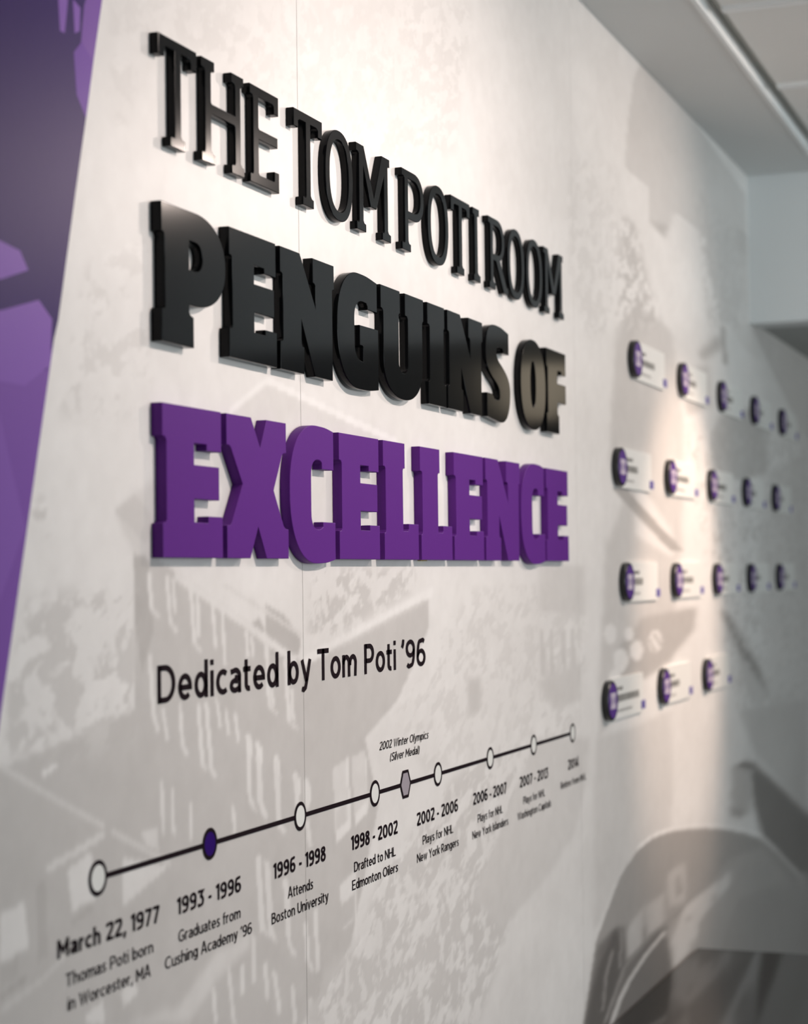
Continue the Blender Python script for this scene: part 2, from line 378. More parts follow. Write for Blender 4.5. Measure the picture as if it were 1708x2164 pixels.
('N',0.62,0.3,[4.597,0.359,6.653,0.501,6.528,-0.476,5.269,-0.387]),
('P',0.9,0,[4.066,-0.601,4.214,-0.592,4.392,-0.6,4.588,-0.619,4.796,-0.643,5.02,-0.674,5.307,-0.72,5.578,-0.772,5.839,-0.85,6.151,-0.952,6.454,-1.054,7.007,-1.281,7.005,-1.295,6.453,-1.066,6.149,-0.964,5.838,-0.861,5.577,-0.783,5.306,-0.731,5.02,-0.683,4.795,-0.652,4.588,-0.628,4.391,-0.609,4.214,-0.601,4.065,-0.61]),
('P',0.4,0,[3.575,-1.024,3.611,-0.882,3.717,-0.739,3.916,-0.642,4.065,-0.611,4.214,-0.602,4.391,-0.61,4.588,-0.629,4.795,-0.653,5.019,-0.685,5.306,-0.732,5.577,-0.784,5.838,-0.862,6.149,-0.965,6.453,-1.068,7.005,-1.296,6.919,-1.902]),
('P',0.22,1,[3.618,-0.883,3.724,-0.752,3.87,-0.74,4.399,-0.834,4.656,-0.938,3.852,-1.019,3.579,-0.953]),
('P',0.15,1,[3.622,-0.884,3.721,-0.799,3.87,-0.74,3.967,-0.798,3.861,-0.875,3.738,-0.992]),
('P',0.46,1,[5.109,-0.775,5.597,-0.812,6.181,-1.014,7.242,-1.391,7.235,-1.436,4.728,-0.958,4.42,-0.949,4.339,-0.833,4.573,-0.81,4.823,-0.81]),
('P',0.56,1,[3.957,-0.762,4.125,-0.739,4.106,-0.819,3.965,-0.826]),
('P',0.54,1,[4.138,-0.741,4.333,-0.741,4.328,-0.808,4.146,-0.817]),
('P',0.54,1,[4.35,-0.702,4.565,-0.704,4.557,-0.801,4.374,-0.784]),
('P',0.4,1,[4.446,-0.723,4.507,-0.729,4.519,-0.775,4.45,-0.768]),
('P',0.62,0,[3.81,-0.926,3.882,-0.891,3.968,-0.868,4.124,-0.844,4.305,-0.827,4.348,-0.835,4.164,-0.851,4.006,-0.875,3.918,-0.899,3.844,-0.934]),
('P',0.32,0,[3.758,-0.915,3.926,-0.836,4.185,-0.809,4.521,-0.809,4.558,-0.815,4.217,-0.814,3.954,-0.841,3.784,-0.92]),
('P',0.3,0,[3.75,-0.886,3.776,-0.823,3.836,-0.78,3.86,-0.785,3.799,-0.828,3.772,-0.891]),
('P',0.3,0,[3.89,-0.829,3.913,-0.754,3.941,-0.759,3.918,-0.834]),
('P',0.66,1,[4.54,-0.812,4.755,-0.809,5.009,-0.813,5.106,-0.805,5.122,-0.845,4.75,-0.868,4.644,-0.919,4.422,-0.934,4.397,-0.863]),
('P',0.42,1,[4.563,-0.834,4.608,-0.843,4.61,-0.855,4.566,-0.848]),
('P',0.42,1,[4.7,-0.872,4.747,-0.881,4.75,-0.894,4.702,-0.886]),
('P',0.42,1,[4.606,-0.905,4.651,-0.914,4.654,-0.927,4.608,-0.919]),
('P',0.42,1,[5.279,-0.827,5.338,-0.836,5.341,-0.851,5.282,-0.843]),
('P',0.42,1,[4.87,-0.835,4.92,-0.843,4.922,-0.857,4.872,-0.849]),
('P',0.42,1,[5.219,-0.902,5.827,-0.958,7.252,-1.323,7.214,-1.579,4.817,-1.076,5.012,-0.968])]

# ------------------------------------------------------------------ room shell
CEIL, LOW, BEAM_X, END_X = EYE + 1.165, EYE + 0.727, 5.56, 8.2
wall = struct(box('wall_left', -1.2, END_X, 0.0, 0.15, 0.0, CEIL + 0.1, M['paint']))
struct(box('floor', -1.2, END_X, -4.5, 0.0, -0.05, 0.0, M['floor']))
struct(box('wall_end', END_X, END_X + 0.1, -4.5, 0.0, 0.0, CEIL, M['end']))
struct(box('wall_back', -1.3, -1.2, -4.5, 0.0, 0.0, CEIL + 0.1, M['paint']))
# wall opposite the mural with two window openings
V, F = [], []
for x0, x1, z0, z1 in ((-1.2, 1.2, 0, CEIL), (4.6, 6.4, 0, CEIL), (7.6, END_X, 0, CEIL), (1.2, 4.6, 0, 0.9), (1.2, 4.6, 2.4, CEIL), (6.4, 7.6, 0, 0.4), (6.4, 7.6, 2.0, CEIL)):
    box_data(x0, x1, -4.6, -4.5, z0, z1, V, F)
struct(obj('wall_right', mesh('wall_right', V, F), M['paint']))
for n_, (x0, x1, z0, z1, bars) in enumerate(((1.2, 4.6, 0.9, 2.4, 3), (6.4, 7.6, 0.4, 2.0, 1))):
    V, F = [], []
    for a in [x0 + 0.02 + (x1 - x0 - 0.04) * k / (bars + 1) for k in range(bars + 2)]:
        box_data(a - 0.02, a + 0.02, -4.58, -4.52, z0, z1, V, F)
    for a in (z0 + 0.02, z1 - 0.02):
        box_data(x0, x1, -4.58, -4.52, a - 0.02, a + 0.02, V, F)
    struct(obj('window_%d' % (n_ + 1), mesh('window_%d' % (n_ + 1), V, F), M['glass_frame']))
struct(box('ceiling_soffit', -1.2, BEAM_X, -0.212, 0.0, CEIL, CEIL + 0.1, M['soffit']))
beam = struct(box('wall_beam', BEAM_X, BEAM_X + 0.12, -4.5, 0.0, LOW, CEIL + 0.1, M['paint']))
struct(box('ceiling_alcove', BEAM_X + 0.12, END_X, -4.5, 0.0, LOW + 0.012, LOW + 0.1, M['alcove']))

# lay-in tile ceiling: tiles between exposed white tees, wall angle and a dark reveal along the soffit
ceil = struct(box('ceiling', -1.2, BEAM_X, -4.5, -0.212, CEIL + 0.034, CEIL + 0.1, M['reveal']))
V, F = [], []
tx = [3.913 + 0.681 * k for k in range(-8, 3)]
for i in range(len(tx) - 1):
    for j in range(7):
        x0, x1 = tx[i] + 0.012, min(tx[i + 1], BEAM_X) - 0.012
        y1 = -0.245 - 0.61 * j - 0.006
        if x0 < -1.2 or x1 <= x0:
            continue
        box_data(x0, x1, y1 - 0.598, y1, CEIL + 0.014, CEIL + 0.03, V, F)
obj('tile', mesh('tile', V, F), M['tile'], ceil)
V, F = [], []
for x in tx:
    if -1.2 < x < BEAM_X:
        box_data(x - 0.012, x + 0.012, -4.5, -0.252, CEIL + 0.004, CEIL + 0.045, V, F)
for j in range(1, 8):
    y = -0.248 - 0.61 * j
    box_data(-1.2, BEAM_X, y - 0.012, y + 0.012, CEIL + 0.0047, CEIL + 0.045, V, F)
obj('grid', mesh('grid', V, F), M['tee'], ceil)
struct(box('trim_1', -1.2, BEAM_X, -0.222, -0.212, CEIL - 0.004, CEIL + 0.045, M['tee']))
struct(box('baseboard_left', -1.2, 3.4, -0.012, 0.0, 0.0, 0.1, M['gap']))

# ------------------------------------------------------------------ the printed mural (pale ghosted photographs)
rng = np.random.default_rng(7)
nu = 620
xs = np.concatenate([np.linspace(-1.2, 1.40, 8), 1.0 / np.linspace(1 / 1.45, 1 / 8.15, nu), [END_X]])
zs = np.concatenate([np.linspace(-EYE, -1.03, 12), np.linspace(-1.0, 1.165, 600)])
NX, NZ = len(xs), len(zs)
GX, GZ = np.meshgrid(xs, zs)
tone = np.full(GX.shape, 0.81)


def vnoise(x, z, seed):
    """smooth value noise on a random lattice"""
    r = np.random.default_rng(seed).random((256, 256))
    xi, zi = np.floor(x).astype(int), np.floor(z).astype(int)
    fx, fz = x - xi, z - zi
    fx, fz = fx * fx * (3 - 2 * fx), fz * fz * (3 - 2 * fz)
    a, b = r[xi % 256, zi % 256], r[(xi + 1) % 256, zi % 256]
    c, d = r[xi % 256, (zi + 1) % 256], r[(xi + 1) % 256, (zi + 1) % 256]
    return (a * (1 - fx) + b * fx) * (1 - fz) + (c * (1 - fx) + d * fx) * fz


def fbm(sx, sz, seed, octaves=4, rot=0.0):
    ca, sa = math.cos(rot), math.sin(rot)
    X, Z = GX * ca + GZ * sa, -GX * sa + GZ * ca
    out, amp, tot = 0, 1.0, 0
    for o in range(octaves):
        out = out + amp * vnoise(X * sx * 2 ** o + 17 * o + 50, Z * sz * 2 ** o + 31 * o + 90, seed + o)
        tot += amp
        amp *= 0.55
    return out / tot


def blur(a, n):
    for _ in range(n):
        p = np.pad(a, 1, mode='edge')
        a = (p[1:-1, 1:-1] * 2 + p[:-2, 1:-1] + p[2:, 1:-1] + p[1:-1, :-2] + p[1:-1, 2:]) / 6
    return a


def polymask(c):
    P = np.array(c).reshape(-1, 2)
    i0, i1 = np.searchsorted(xs, P[:, 0].min()), np.searchsorted(xs, P[:, 0].max())
    j0, j1 = np.searchsorted(zs, P[:, 1].min()), np.searchsorted(zs, P[:, 1].max())
    i0, i1, j0, j1 = max(i0 - 8, 0), min(i1 + 8, NX), max(j0 - 8, 0), min(j1 + 8, NZ)
    X, Z = GX[j0:j1, i0:i1], GZ[j0:j1, i0:i1]
    ins = np.zeros(X.shape, bool)
    for k in range(len(P)):
        (xa, za), (xb, zb) = P[k], P[k - 1]
        if za == zb:
            continue
        ins ^= ((za > Z) != (zb > Z)) & (X < (xb - xa) * (Z - za) / (zb - za) + xa)
    return ins.astype(float), slice(j0, j1), slice(i0, i1)


soft = fbm(3.5, 3.5, 11, 4)
tone += (soft - 0.5) * 0.10
leaf_a, leaf_b = fbm(24, 55, 21, 5, 0.35), fbm(40, 40, 41, 4, -0.35)
for kind, t, w, c in MURAL:
    mk, J, I = polymask(c)
    if kind == 'N':
        mk = blur(mk, 14)
        lf = np.minimum(leaf_a, leaf_b + 0.08)[J, I]
        mk = mk * np.clip((lf - (0.58 - 0.32 * w)) * 9, 0, 1)
    else:
        mk = blur(mk, 5 if w else 1)
    tone[J, I] = tone[J, I] * (1 - mk) + t * mk
tone *= 1 + (leaf_b - 0.5) * 0.10 + (fbm(3, 7, 77, 3) - 0.5) * 0.10
tone = np.clip(tone, 0.05, 0.92)

me = bpy.data.meshes.new('mural_print')
co = np.stack([GX, np.full(GX.shape, -0.0004), GZ + EYE], -1).reshape(-1, 3)
idx = np.arange(NX * NZ).reshape(NZ, NX)
quads = np.stack([idx[:-1, :-1], idx[:-1, 1:], idx[1:, 1:], idx[1:, :-1]], -1).reshape(-1, 4)
me.vertices.add(len(co))
me.vertices.foreach_set('co', co.ravel())
me.loops.add(quads.size)
me.loops.foreach_set('vertex_index', quads.ravel())
me.polygons.add(len(quads))
me.polygons.foreach_set('loop_start', np.arange(0, quads.size, 4))
me.polygons.foreach_set('loop_total', np.full(len(quads), 4))
me.update(calc_edges=True)
col = me.color_attributes.new('print', 'FLOAT_COLOR', 'POINT')
tf = tone.ravel()
dk = 1 - tf
rgba = np.stack([tf, tf * (0.98 - 0.06 * dk), tf * (0.962 - 0.10 * dk), np.ones_like(tf)], -1)
col.data.foreach_set('color', rgba.astype(np.float32).ravel())
mural = obj('mural_print', me, mat_print('satin vinyl print', 'print', 0.40), wall)

# purple panel of the mural at the far left, its right edge leaning outwards
BAND = lambda z: 1.590 + 0.2725 * z
M['band'] = mat_print('purple vinyl print', 'print', 0.38)
M['band'].node_tree.nodes['Principled BSDF'].inputs['Specular IOR Level'].default_value = 0.16
V, F, CO = [], [], []


def band_poly(pts, colr, y):
    n = len(V)
    V.extend((x, y, z + EYE) for x, z in pts)
    F.append(list(range(n, n + len(pts))))
    CO.extend([colr] * len(pts))


PU = (0.205, 0.088, 0.38)
for k in range(40):
    za, zb = -1.5 + 2.665 * k / 40, -1.5 + 2.665 * (k + 1) / 40
    ca = PU
    band_poly([(-1.2, za), (BAND(za), za), (BAND(zb), zb), (-1.2, zb)], ca, -0.0008)
DK, LT = (0.032, 0.009, 0.115), (0.24, 0.11, 0.44)
band_poly([(-1.2, 0.21), (1.45, 0.20), (1.60, 0.20), (1.642, 0.21), (1.664, 0.262), (1.70, 0.40), (1.722, 0.481), (1.703, 0.502), (1.72, 0.60), (1.79, 0.735), (1.70, 1.16), (-1.2, 1.16)], DK, -0.0010)
band_poly([(1.40, 0.330), (1.559, 0.326), (1.593, 0.322), (1.608, 0.305), (1.559, 0.289), (1.40, 0.262)], LT, -0.0011)
band_poly([(1.40, 0.235), (1.559, 0.259), (1.627, 0.278), (1.652, 0.262), (1.648, 0.215), (1.60, 0.19), (1.40, 0.19)], LT, -0.0011)
band_poly([(1.662, 0.62), (1.690, 0.62), (1.685, 0.585), (1.680, 0.56), (1.671, 0.560), (1.668, 0.59)], LT, -0.0011)
band_poly([(1.697, 0.60), (1.712, 0.595), (1.710, 0.57), (1.700, 0.565)], LT, -0.0011)
band_poly([(1.698, 0.545), (1.714, 0.56), (1.738, 0.545), (1.722, 0.481), (1.703, 0.502)], (0.17, 0.065, 0.36), -0.00115)
band_poly([(1.40, 0.16), (1.55, 0.17), (1.60, 0.05), (1.50, -0.10), (1.40, -0.14)], (0.23, 0.105, 0.42), -0.0011)
bme = mesh('purple_panel', V, F)
ca = bme.color_attributes.new('print', 'FLOAT_COLOR', 'POINT')
ca.data.foreach_set('color', np.array([(*c, 1) for c in CO], dtype=np.float32).ravel())
band = obj('purple_panel', bme, M['band'], wall)
band['label'] = 'purple printed panel with a slanted edge'

# ------------------------------------------------------------------ slab-serif letter outlines (units of cap height)
def ell(cx, cy, rx, ry, a0, a1, n=20, e=2.0):
    out = []
    for k in range(n + 1):
        a = math.radians(a0 + (a1 - a0) * k / n)
        c, s = math.cos(a), math.sin(a)
        out.append((cx + rx * math.copysign(abs(c) ** (2 / e), c), cy + ry * math.copysign(abs(s) ** (2 / e), s)))
    return out


def spl(P, n=8):
    out = []
    for i in range(len(P) - 1):
        p0, p1, p2, p3 = P[max(i - 1, 0)], P[i], P[i + 1], P[min(i + 2, len(P) - 1)]
        for k in range(n):
            t = k / n
            out.append(tuple(0.5 * ((2 * p1[d]) + (-p0[d] + p2[d]) * t + (2 * p0[d] - 5 * p1[d] + 4 * p2[d] - p3[d]) * t * t
                                    + (-p0[d] + 3 * p1[d] - 3 * p2[d] + p3[d]) * t ** 3) for d in (0, 1)))
    return out + [P[-1]]


BOLD = {
    'E': [[(0, 0), (.868, 0), (.868, .28), (.65, .28), (.65, .237), (.448, .237), (.448, .392), (.82, .392), (.82, .618), (.448, .618),
           (.448, .763), (.632, .763), (.632, .722), (.855, .722), (.855, 1), (0, 1), (0, .787), (.04, .78), (.055, .76), (.055, .245), (.04, .228), (0, .222)]],
    'N': [[(0, 0), (.478, 0), (.478, .222), (.44, .23), (.425, .25), (.425, .44), (.705, 0), (1.085, 0), (1.085, .775), (1.1, .787), (1.128, .79),
           (1.128, 1), (.665, 1), (.665, .79), (.705, .782), (.72, .765), (.72, .585), (.4, 1), (0, 1), (0, .79), (.04, .782), (.053, .765), (.053, .25), (.04, .235), (0, .228)]],
    'G': [[(.975, .012)] + spl([(.975, .012), (.75, -.012), (.52, -.018)]) + ell(.5, .5, .5, .518, 270, 180, 18, 2.2)[1:] + ell(.5, .52, .5, .502, 180, 90, 18, 2.2)[1:]
          + spl([(.5, 1.022), (.7, 1.018), (.95, .99)])[1:] + [(.95, .718), (.715, .718), (.715, .745), (.69, .77)]
          + [(.60, .775)] + ell(.60, .6, .2, .175, 90, 180, 10, 2.4)[1:] + ell(.60, .40, .2, .162, 180, 270, 10, 2.4)[1:]
          + [(.60, .238), (.60, .37), (.58, .377), (.522, .379), (.522, .56), (.975, .565)]],
    'U': [[(0, 1), (0, .785), (.045, .778), (.064, .76)] + ell(.587, .33, .523, .353, 180, 360, 28, 2.2) + [(1.11, .76), (1.125, .782), (1.145, .785), (1.145, 1),
          (.635, 1), (.635, .785), (.69, .78), (.71, .76)] + ell(.5875, .32, .1225, .09, 360, 180, 12, 2.0) + [(.465, .765), (.48, .783), (.503, .785), (.503, 1)]],
    'I': [[(.02, 0), (.54, 0), (.54, .222), (.50, .228), (.477, .25), (.477, .765), (.485, .783), (.503, .785), (.503, 1), (0, 1), (0, .785), (.05, .78), (.064, .765), (.064, .25), (.05, .228), (.02, .222)]],
    'S': [[(.82, .748), (.62, .748), (.62, .78), (.60, .795), (.42, .795), (.39, .78)]
          + spl([(.376, .74), (.40, .69), (.47, .64), (.60, .59), (.74, .52), (.83, .44), (.862, .36), (.86, .27), (.82, .15), (.73, .04), (.58, -.018), (.36, -.012), (.03, .014)])
          + [(.03, .272), (.2, .272)] + spl([(.255, .25), (.30, .222), (.42, .218), (.47, .235), (.48, .29), (.455, .345), (.36, .40), (.22, .455), (.09, .53), (.02, .61), (0, .71),
          (.015, .82), (.06, .93), (.15, 1.0), (.30, 1.03), (.55, 1.025), (.82, .985)])],
    'O': [ell(.495, .504, .495, .524, 0, 350, 40, 2.25), ell(.484, .508, .108, .265, 0, 350, 24, 2.3)],
    'F': [[(0, 0), (.53, 0), (.53, .222), (.49, .228), (.47, .25), (.47, .38), (.835, .38), (.835, .612), (.47, .612), (.47, .763), (.645, .763), (.645, .728), (.835, .728),
           (.835, 1), (0, 1), (0, .787), (.04, .78), (.055, .76), (.055, .245), (.04, .23), (0, .225)]],
    'P': [[(0, 0), (.497, 0), (.497, .222), (.45, .235), (.43, .255), (.43, .308)] + ell(.52, .654, .51, .346, -90, 90, 30, 2.2) + [(0, 1), (0, .787), (.035, .78), (.05, .76), (.05, .25), (.035, .238), (0, .236)],
          [(.433, .568)] + ell(.52, .674, .125, .106, -90, 90, 12, 2.2) + [(.433, .78)]],
    'X': [[(0, 0), (.372, 0), (.504, .223), (.645, 0), (1.03, 0), (1.03, .215), (.975, .222), (.945, .24), (.774, .495), (.925, .755), (.95, .773), (1.0, .777), (1.0, 1), (.66, 1), (.547, .793), (.398, 1),
           (0, 1), (0, .785), (.045, .78), (.07, .765), (.252, .52), (.075, .25), (.05, .23), (0, .225)]],
    'C': [[(.867, -.004)] + spl([(.867, -.004), (.7, -.028), (.52, -.035)]) + ell(.5, .5, .5, .535, 270, 180, 18, 2.25)[1:] + ell(.5, .52, .5, .502, 180, 90, 18, 2.25)[1:]
          + spl([(.5, 1.022), (.68, 1.016), (.84, .994)])[1:] + [(.84, .692), (.61, .692), (.61, .735)] + ell(.53, .62, .13, .14, 60, 180, 10, 2.4)
          + ell(.53, .36, .13, .134, 180, 290, 10, 2.4) + [(.625, .25), (.625, .285), (.867, .285)]],
    'L': [[(.02, 0), (.843, 0), (.843, .31), (.6, .31), (.6, .265), (.58, .248), (.465, .248), (.465, .765), (.48, .783), (.515, .785), (.515, 1), (0, 1), (0, .785), (.04, .78), (.055, .765), (.055, .25), (.045, .23), (.02, .222)]],
}
THIN = {
    'T': [[(.23, 0), (.525, 0), (.525, .09), (.475, .1), (.445, .13), (.445, .9), (.62, .9), (.65, .88), (.65, .805), (.768, .805), (.768, 1), (0, 1), (0, .805), (.118, .805), (.118, .88), (.145, .9), (.319, .9), (.319, .11), (.305, .09), (.23, .09)]],
    'H': [[(0, 0), (.286, 0), (.286, .09), (.235, .1), (.204, .13), (.204, .482), (.71, .482), (.735, .465), (.735, .11), (.72, .09), (.653, .09), (.653, 0), (.939, 0), (.939, .09), (.888, .1), (.857, .13), (.857, .88), (.875, .905),
           (.931, .905), (.931, 1), (.653, 1), (.653, .905), (.715, .9), (.735, .88), (.735, .582), (.22, .582), (.204, .6), (.204, .88), (.22, .905), (.28, .905), (.28, 1), (0, 1), (0, .905), (.06, .9), (.075, .88), (.075, .11), (.06, .09), (0, .09)]],
    'E': [[(0, 0), (.70, 0), (.70, .208), (.585, .208), (.585, .12), (.57, .103), (.23, .103), (.204, .125), (.204, .464), (.668, .464), (.668, .57), (.225, .57), (.204, .59), (.204, .897), (.555, .897), (.58, .88), (.58, .805),
           (.692, .805), (.692, 1), (0, 1), (0, .905), (.055, .895), (.077, .87), (.077, .11), (.06, .092), (0, .092)]],
    'O': [ell(.4, .503, .4, .512, 0, 352, 44, 2.3), ell(.4, .503, .275, .405, 0, 352, 40, 2.3)],
    'M': [[(.015, 0), (.3, 0), (.3, .09), (.245, .1), (.22, .13), (.225, .753), (.455, .325), (.635, .325), (.88, .755), (.882, .11), (.865, .09), (.82, .09), (.82, 0), (1.1, 0), (1.1, .09), (1.035, .1), (1.007, .13), (1.007, .885),
           (1.02, .9), (1.07, .905), (1.07, 1), (.82, 1), (.55, .445), (.24, 1), (0, 1), (0, .905), (.07, .9), (.088, .88), (.088, .11), (.07, .09), (.015, .09)]],
    'P': [[(0, 0), (.302, 0), (.302, .09), (.245, .1), (.22, .13), (.22, .4), (.42, .4)] + ell(.42, .7, .355, .3, -90, 90, 26, 2.3) + [(0, 1), (0, .91), (.075, .905), (.098, .885), (.098, .11), (.08, .09), (0, .09)],
          [(.22, .5), (.42, .5)] + ell(.42, .7, .235, .2, -90, 90, 20, 2.3) + [(.22, .9)]],
    'I': [[(.03, 0), (.31, 0), (.31, .09), (.245, .1), (.2, .13), (.2, .885), (.215, .905), (.275, .905), (.275, 1), (0, 1), (0, .91), (.055, .905), (.073, .885), (.073, .11), (.06, .09), (.03, .09)]],
    'R': [[(.04, 0), (.32, 0), (.32, .09), (.25, .1), (.22, .13), (.22, .405), (.35, .405), (.70, 0), (.89, 0), (.89, .09), (.82, .10), (.53, .435)] + ell(.4, .71, .335, .29, -62, 90, 22, 2.3) + [(0, 1), (0, .91), (.075, .905), (.1, .885), (.1, .11), (.085, .09), (.04, .09)],
          [(.22, .5), (.40, .5)] + ell(.40, .7, .225, .2, -90, 90, 18, 2.3) + [(.22, .9)]],
}


def plate(name, loops, x, z, h, y0, y1, material, parent=None, sx=1.0, bevel=0.0009):
    """outline loops (first outer, others holes) cut out of sheet from y0 (back) to y1 (front), edges eased"""
    cu = bpy.data.curves.new(name, 'CURVE')
    cu.dimensions = '2D'
    cu.fill_mode = 'BOTH'
    t = abs(y1 - y0)
    cu.extrude = t / 2 - bevel
    cu.bevel_depth = bevel
    cu.bevel_resolution = 1
    cu.offset = -bevel
    for lp in loops:
        pts = []
        for a, b in lp:
            q = (a * h * sx, b * h)
            if not pts or (abs(q[0] - pts[-1][0]) + abs(q[1] - pts[-1][1])) > 1e-6:
                pts.append(q)
        if abs(pts[0][0] - pts[-1][0]) + abs(pts[0][1] - pts[-1][1]) < 1e-6:
            pts.pop()
        s = cu.splines.new('POLY')
        s.points.add(len(pts) - 1)
        for p, (a, b) in zip(s.points, pts):
            p.co = (a, b, 0, 1)
        s.use_cyclic_u = True
    tmp = bpy.data.objects.new(name, cu)
    coll.objects.link(tmp)
    dg = bpy.context.evaluated_depsgraph_get()
    me = bpy.data.meshes.new_from_object(tmp.evaluated_get(dg))
    bpy.data.objects.remove(tmp)
    me.transform(Matrix.Rotation(math.radians(90), 4, 'X'))     # curve plane -> wall plane, front towards -Y
    me.name = name
    me.materials.clear()
    for p in me.polygons:
        p.use_smooth = True
    me.set_sharp_from_angle(angle=math.radians(24))
    return obj(name, me, material, parent, loc=(x, (y0 + y1) / 2, z))


Z1, H1 = EYE + .4868, .1224
Z2, H2 = EYE + .2628, .1567
Z3, H3 = EYE + .0224, .1720
LETTERS = [
    # row, letter, left edge, label
    (1, 'T', 1.8630, 'thin black slab letter T beginning the top line at far left'),
    (1, 'H', 1.9693, 'thin black slab letter H, second letter of the top line'),
    (1, 'E', 2.1010, 'thin black slab letter E ending the first word of the top line'),
    (1, 'T', 2.2334, 'thin black slab T beginning the second word of the top line'),
    (1, 'O', 2.3376, 'thin black oval O between T and M in the top line'),
    (1, 'M', 2.4481, 'thin black slab letter M ending the second word of the top line'),
    (1, 'P', 2.6296, 'thin black slab letter P beginning the third word of the top line'),
    (1, 'O', 2.7418, 'thin black oval letter O right after the thin P in the top line'),
    (1, 'T', 2.8521, 'thin black slab T between O and I in the top line'),
    (1, 'I', 2.9625, 'thin black slab letter I ending the third word of the top line'),
    (1, 'R', 3.0437, 'thin black slab letter R beginning the last word of the top line'),
    (1, 'O', 3.1530, 'thin black oval letter O right after the R in the top line'),
    (1, 'O', 3.2660, 'thin black oval letter O right before the last M of the top line'),
    (1, 'M', 3.3753, 'thin black slab letter M at the very end of the top line'),
    (2, 'P', 1.8616, 'heavy black slab letter P beginning the middle line at far left'),
    (2, 'E', 2.0327, 'heavy black slab letter E right after the heavy P in the middle line'),
    (2, 'N', 2.1798, 'heavy black slab letter N between E and G in the middle line'),
    (2, 'G', 2.3664, 'heavy black slab letter G in the middle line'),
    (2, 'U', 2.5295, 'heavy black slab letter U right after the G in the middle line'),
    (2, 'I', 2.7266, 'heavy black slab letter I in the middle line'),
    (2, 'N', 2.8195, 'heavy black slab letter N between I and S in the middle line'),
    (2, 'S', 3.0137, 'heavy black letter S ending the first word of the middle line'),
    (2, 'O', 3.2116, 'heavy black oval letter O with narrow slot in the middle line'),
    (2, 'F', 3.3739, 'heavy black slab letter F at the end of the middle line'),
    (3, 'E', 1.8594, 'purple slab letter E beginning the bottom line at far left'),
    (3, 'X', 2.0205, 'purple slab letter X, second letter of the bottom line'),
    (3, 'C', 2.2026, 'purple slab letter C between X and E in the bottom line'),
    (3, 'E', 2.3664, 'purple slab letter E between the first C and first L of the bottom line'),
    (3, 'L', 2.5310, 'purple slab letter L right after the second E, first of the two Ls'),
    (3, 'L', 2.6849, 'purple slab letter L right before the third E, second of the two Ls'),
    (3, 'E', 2.8405, 'purple slab letter E between the second L and the N of the bottom line'),
    (3, 'N', 3.0014, 'purple slab letter N in the bottom line'),
    (3, 'C', 3.2009, 'purple slab letter C between N and last E in the bottom line'),
    (3, 'E', 3.3591, 'purple slab letter E at the very end of the bottom line'),
]
GROUP = {1: 'thin black letters of the top line', 2: 'heavy black letters of the middle line', 3: 'purple letters of the bottom line'}
for row, ch, x, label in LETTERS:
    if row == 1:
        o = plate('wall_letter', THIN[ch], x, Z1, H1, -0.0006, -0.0118, M['black'])
    elif row == 2:
        o = plate('wall_letter', BOLD[ch], x, Z2, H2, -0.0006, -0.0144, M['black'])
    else:
        o = plate('wall_letter', BOLD[ch], x, Z3, H3, -0.0006, -0.0148, M['purple'])
    tag(o, label, 'letter', GROUP[row])
    if row == 3 and x == 2.6849:
        pad = box('adhesive_pad', .022, .050, .0016, .0070, -.0013, .010, M['pad'], o)
        pad['label'] = 'sliver of yellow adhesive pad under the foot'

# ------------------------------------------------------------------ sans lettering for the printed captions (stroked outlines)
def arc(cx, cy, rx, ry, a0, a1, n=12):
    return ell(cx, cy, rx, ry, a0, a1, n)


